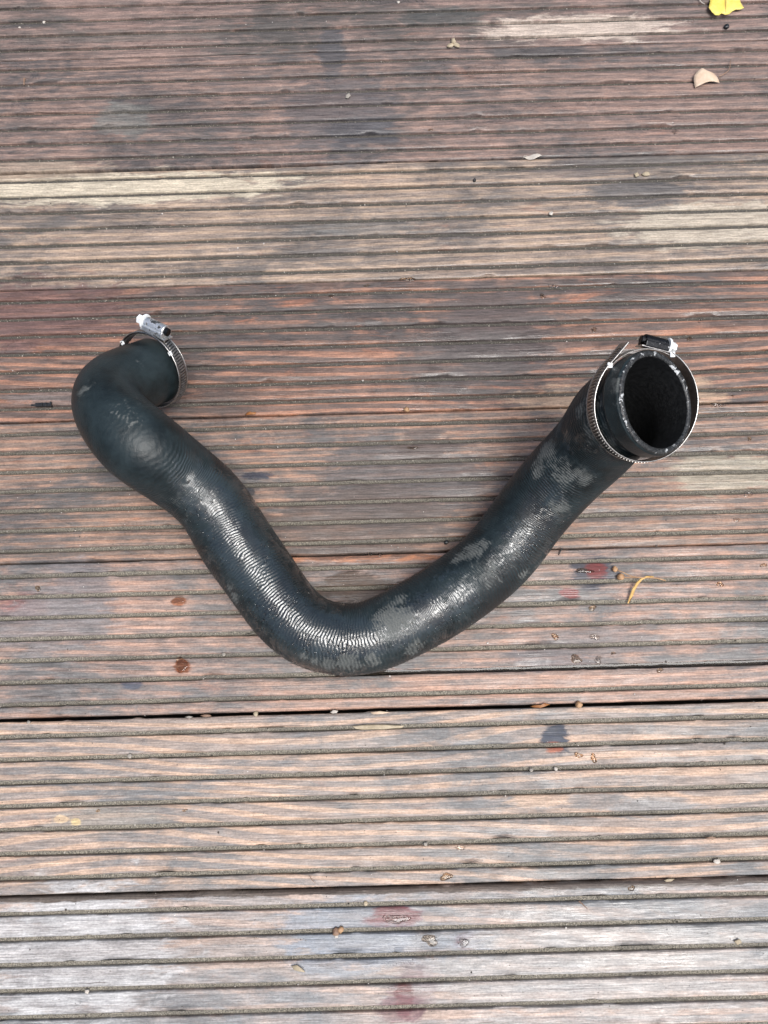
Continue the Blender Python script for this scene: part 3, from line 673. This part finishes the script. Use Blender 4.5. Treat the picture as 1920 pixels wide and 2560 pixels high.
chip('leaf_scrap', [(500, 1789), (512, 1786), (526, 1787), (530, 1791), (514, 1793)], stemm, 'dull brown leaf scrap in the wide black joint', 'leaf', .0004, .001)
chip('leaf_scrap', [(462, 1793), (474, 1790), (484, 1792), (476, 1796)], greyc, 'greyish leaf scrap in the wide black joint', 'leaf', .0004, .001)
chip('leaf_scrap', [(825, 1781), (834, 1775), (846, 1777), (842, 1783), (832, 1784)], pale, 'silvery leaf scrap in the wide black joint', 'leaf', .0004, .0015)
chip('leaf_scrap', [(1760, 2094), (1776, 2090), (1788, 2093), (1778, 2098)], stemm, 'curled brown scrap in a groove of the tan plank', 'leaf', .0004, .0015)
chip('leaf_scrap', [(1658, 2200), (1668, 2196), (1684, 2196), (1676, 2202), (1664, 2204)], beige, 'thin beige scrap over the brown joint', 'leaf', .0004, .0012)
chip('wood_splinter', [(880, 1816), (920, 1812), (968, 1812), (1012, 1815), (1004, 1819), (958, 1823), (908, 1824), (890, 1822)], beige, 'long pale splinter lifted from the plank edge below the black joint', 'splinter', .0008, .001)
chip('wood_splinter', [(925, 1781), (950, 1778), (975, 1781), (958, 1785), (934, 1786)], tanl, 'short pale splinter beside the black joint', 'splinter', .0008, .0012)
chip('yellow_scrap', [(728, 2414), (744, 2411), (756, 2420), (764, 2429), (750, 2427), (736, 2424)], beige, 'yellowish flake on the lilac grey plank', 'flake', .0005, .001)
chip('yellow_scrap', [(1832, 2352), (1846, 2346), (1852, 2354), (1842, 2361)], beige, 'small yellowish flake just above a groove of the lilac grey plank', 'flake', .0005, .001)
chip('bark_chip', [(1584, 438), (1592, 434), (1596, 442), (1588, 446)], beige, 'smaller beige chip on the dark knot', 'chip', .0012, .0008)
chip('bark_chip', [(1602, 438), (1612, 433), (1622, 434), (1622, 442), (1610, 443)], beige, 'larger beige chip on the dark knot', 'chip', .0014, .0008)
# two-tone husk in a groove
root = empty('seed_husk', p2w(845, 2326), label='brown seed husk with orange tip stuck in a groove', category='husk')
for nm, dx, dy, r, m_ in (('husk', -5, 3, .0032, stemm), ('tip', 7, -3, .0026, nut), ('shred', -4, 13, .0018, pale)):
    o = link(nm, bm_mesh(nm, blob(r, .7, dx + 20)), m_, root); q = p2w(845 + dx, 2326 + dy) - Vector(root.location); o.location = (q.x, q.y, .0012)
# black plastic clip in a groove at the left
p = p2w(110, 1013); root = empty('plastic_clip', (p.x, p.y, 0), label='small black plastic clip with two ribs lying in a groove', category='clip')
root.rotation_euler[2] = math.radians(0)
for nm, a in (('clip_bar', (0, 0, .0008, .0165, .0040, .0030)), ('clip_lug', (.0080, 0, .0014, .0016, .0048, .0044)), ('clip_rib', (-.0012, 0, .0020, .0012, .0036, .0026)), ('clip_rib', (.0032, 0, .0020, .0012, .0036, .0026)), ('clip_tongue', (-.0100, 0, .0006, .0060, .0022, .0016))):
    link(nm, bm_mesh(nm, boxm(*a, .0003), False), blackp, root)
# twigs
for pts, r, mt, lb in ((((775, 2190, .002), (782, 2200, .003), (790, 2208, .001)), .0003, stemm, 'short hair-thin twig curl near the brown joint'),
                       (((1745, 0, .003), (1750, 7, .002), (1761, 12, .001)), .0006, pale, 'pale bent twig beside the yellow leaf'),
                       (((1404, 1372, .002), (1400, 1380, .002), (1396, 1388, .001)), .0008, blackp, 'short black twig right of the hose'),
                       (((62, 198, .001), (62, 206, .002), (61, 214, .001)), .0012, stemm, 'short dark twig standing across a groove'),
                       (((1446, 2252, .001), (1458, 2262, .002), (1468, 2272, .001)), .0006, stemm, 'thin dark twig with bud in a groove of the lilac plank')):
    c = p2w(pts[1][0], pts[1][1]); ro = link('twig', tube_mesh([p2w(x, y, 0) - c + Vector((0, 0, z)) for x, y, z in pts], r, name='twig'), mt, label=lb, category='twig'); ro.location = (c.x, c.y, 0)

# ------------------------------------------------------------------ water
t = NT('water'); t.out(Base_Color=(1, .97, .93, 1), Roughness=.02, Transmission_Weight=1.0, IOR=1.333); water = t.m
t = NT('tannin_water'); t.out(Base_Color=(.88, .74, .60, 1), Roughness=.03, Transmission_Weight=1.0, IOR=1.333); water2 = t.m
# water standing in one groove, right of the hose bend
t = NT('groove_water'); t.out(Base_Color=(.20, .18, .17, 1), Roughness=.03, Transmission_Weight=1.0, IOR=1.333)
gy = (GAPS[3] + GAPW[3] / 2 + GAPS[4] - GAPW[4] / 2) / 2
gi = min(range(7), key=lambda g: abs(gy + (g - 3) * PITCH - p2w(1450, 1661).y)); gy += (gi - 3) * PITCH
xs_ = np.arange(p2w(840, 1672).x, .60, .003); qq = np.linspace(-1, 1, 7)
Wt = np.zeros((len(xs_), 7, 3)); Wt[:, :, 0] = xs_[:, None]; Wt[:, :, 1] = gy + qq[None] * (GW / 2 + .0002)
Wt[:, :, 2] = -.0009 + .0004 * qq[None] ** 2 + (vnoise(np.c_[Wt[:, :, 0].ravel() * 70, Wt[:, :, 1].ravel() * 200, np.zeros(len(xs_) * 7)]).reshape(len(xs_), 7) - .5) * .0005
Wb = Wt.copy(); Wb[:, :, 2] = -.0068
nW = len(xs_) * 7
link('groove_water', mesh('groove_water', np.vstack([Wt.reshape(-1, 3), Wb.reshape(-1, 3)]), np.vstack([grid_faces(len(xs_), 7)[:, ::-1], grid_faces(len(xs_), 7) + nW])), t.m,
     label='dark shiny rainwater standing in a groove of the plank under the hose bend', category='rainwater')
DROPS = [(1686, 332, 30, 24), (1076, 325, 14, 10), (1020, 698, 38, 12), (1385, 715, 30, 10), (1356, 741, 18, 14), (1484, 825, 22, 14), (1750, 802, 14, 10),
         (1724, 848, 14, 16), (1032, 1120, 24, 10), (1793, 1013, 34, 12), (1831, 990, 12, 8), (1874, 1097, 12, 10), (1871, 1236, 24, 14), (917, 715, 20, 12),
         (828, 741, 16, 8), (778, 741, 10, 6), (95, 1471, 14, 14), (454, 1662, 34, 30), (445, 1500, 36, 16), (1481, 1520, 18, 14), (1533, 1633, 10, 8), (1487, 1592, 20, 16),
         (1388, 1592, 16, 16), (1440, 1648, 30, 18), (1495, 1650, 20, 16), (1649, 1676, 16, 10), (1909, 1413, 16, 10), (1842, 1300, 14, 14), (1446, 1888, 18, 12),
         (1484, 1896, 14, 20), (1151, 2120, 28, 8), (1116, 2192, 30, 14), (1579, 2221, 14, 12), (990, 2298, 52, 22), (1460, 1427, 40, 14), (1075, 2350, 36, 22),
         (1160, 2356, 28, 16), (245, 2027, 10, 6), (462, 2026, 12, 6), (640, 2345, 8, 6), (1800, 1460, 16, 14), (925, 1385, 10, 8), (950, 1388, 8, 8)]
for k, (px, py, w_, h_) in enumerate(DROPS):
    bm = bmesh.new(); bmesh.ops.create_uvsphere(bm, u_segments=20, v_segments=10, radius=1)
    for v in bm.verts:
        a = math.atan2(v.co.y, v.co.x); f = 1 + .22 * math.sin(2 * a + k) + .14 * math.sin(3 * a + k * 2.3) + .06 * math.sin(5 * a + k)
        v.co.x *= f * w_ * PX * .5; v.co.y *= f * h_ * PX * .5; v.co.z = v.co.z * (.0008 if max(w_, h_) > 18 else .0006) * (1 if v.co.z > 0 else .8)
    p = p2w(px, py); ip = int(np.searchsorted(GAPS, p.y)) - 1
    where = ['', 'the lilac grey plank', 'the tan striped plank', 'the pinkish plank under the hose bend', 'the brown plank crossed by both hose arms', 'the reddish plank below the hose ends',
             'the beige plank beyond the hose', 'the dark smudged plank', 'the plank with the fallen leaves', ''][ip]
    size = 'large' if w_ * h_ > 420 else 'small' if w_ * h_ < 150 else 'middling'
    o = link('water_drop', bm_mesh('water_drop', bm), water2 if k % 3 else water, label=f'{size} {"brownish" if k % 3 else "clear"} flat water drop on {where}', category='water drop', group='water drops on the deck boards'); o.location = (p.x, p.y, .0002)
ico = bmesh.new(); bmesh.ops.create_icosphere(ico, subdivisions=2, radius=1); ico.verts.ensure_lookup_table()
IV = np.array([v.co for v in ico.verts]); IF = np.array([[v.index for v in f.verts] for f in ico.faces]); ico.free()
BEADZ = [(700, 1560, 60, 70), (780, 1620, 50, 90), (850, 1625, 50, 70), (620, 1490, 46, 60), (660, 1540, 40, 60), (560, 1420, 40, 50), (480, 1260, 50, 60), (500, 1310, 50, 50),
         (465, 1195, 30, 20), (1030, 1600, 40, 60), (1090, 1570, 44, 80), (1140, 1540, 40, 60), (1340, 1340, 50, 140), (1310, 1380, 40, 70), (1370, 1290, 36, 60), (930, 1610, 36, 30),
         (660, 1380, 70, 60), (1260, 1430, 36, 30), (1480, 1110, 40, 30), (740, 1500, 30, 40)]
BV, BF, nb_ = [], [], 0
for px, py, sp_, cnt in BEADZ:
    for _ in range(cnt):
        x, y = px + rng.normal() * sp_ * .6, py + rng.normal() * sp_ * .45
        i = hit(x, y)
        if abs(VPX[i, 0] - x) + abs(VPX[i, 1] - y) > 6 or FACE[i] < .2: continue
        n_ = NRM[i]; r = .0004 + .0007 * rng.random() ** 3
        up = np.array([.3, .2, .9]); a_ = np.cross(n_, up); a_ /= np.linalg.norm(a_) + 1e-9; b_ = np.cross(n_, a_)
        sx_, sy_ = 1 + .5 * rng.random(), 1.0
        BV.append(VO_[i] + (IV[:, :1] * a_ * sx_ + IV[:, 1:2] * b_ * sy_ + IV[:, 2:] * n_ * .55) * r); BF.append(IF + nb_); nb_ += len(IV)
link('water_beads', mesh('water_beads', np.vstack(BV), np.vstack(BF)), water, kind='stuff', label='fine water beads clinging to the black hose', category='water')
# crumbs on the board tops
m = 2600; X = rng.uniform(-.48, .5, m); Y = rng.uniform(-.27, .88, m)
X[:500] = rng.normal(-.33, .07, 500); Y[:500] = rng.normal(.42, .035, 500)
crm = island_ramp('crumbs', [(0, (.03, .025, .02, 1)), (.5, (.10, .085, .07, 1)), (.7, (.5, .46, .42, 1)), (1, (.75, .72, .68, 1))], .4)
scatter('deck_crumbs', np.c_[X, Y, np.full(m, .00025), rng.uniform(.0002, .00055, m) * (1 + (rng.random(m) > .95))], crm, None, 'scattered pale and dark crumbs over the boards', 'crumbs', .6)
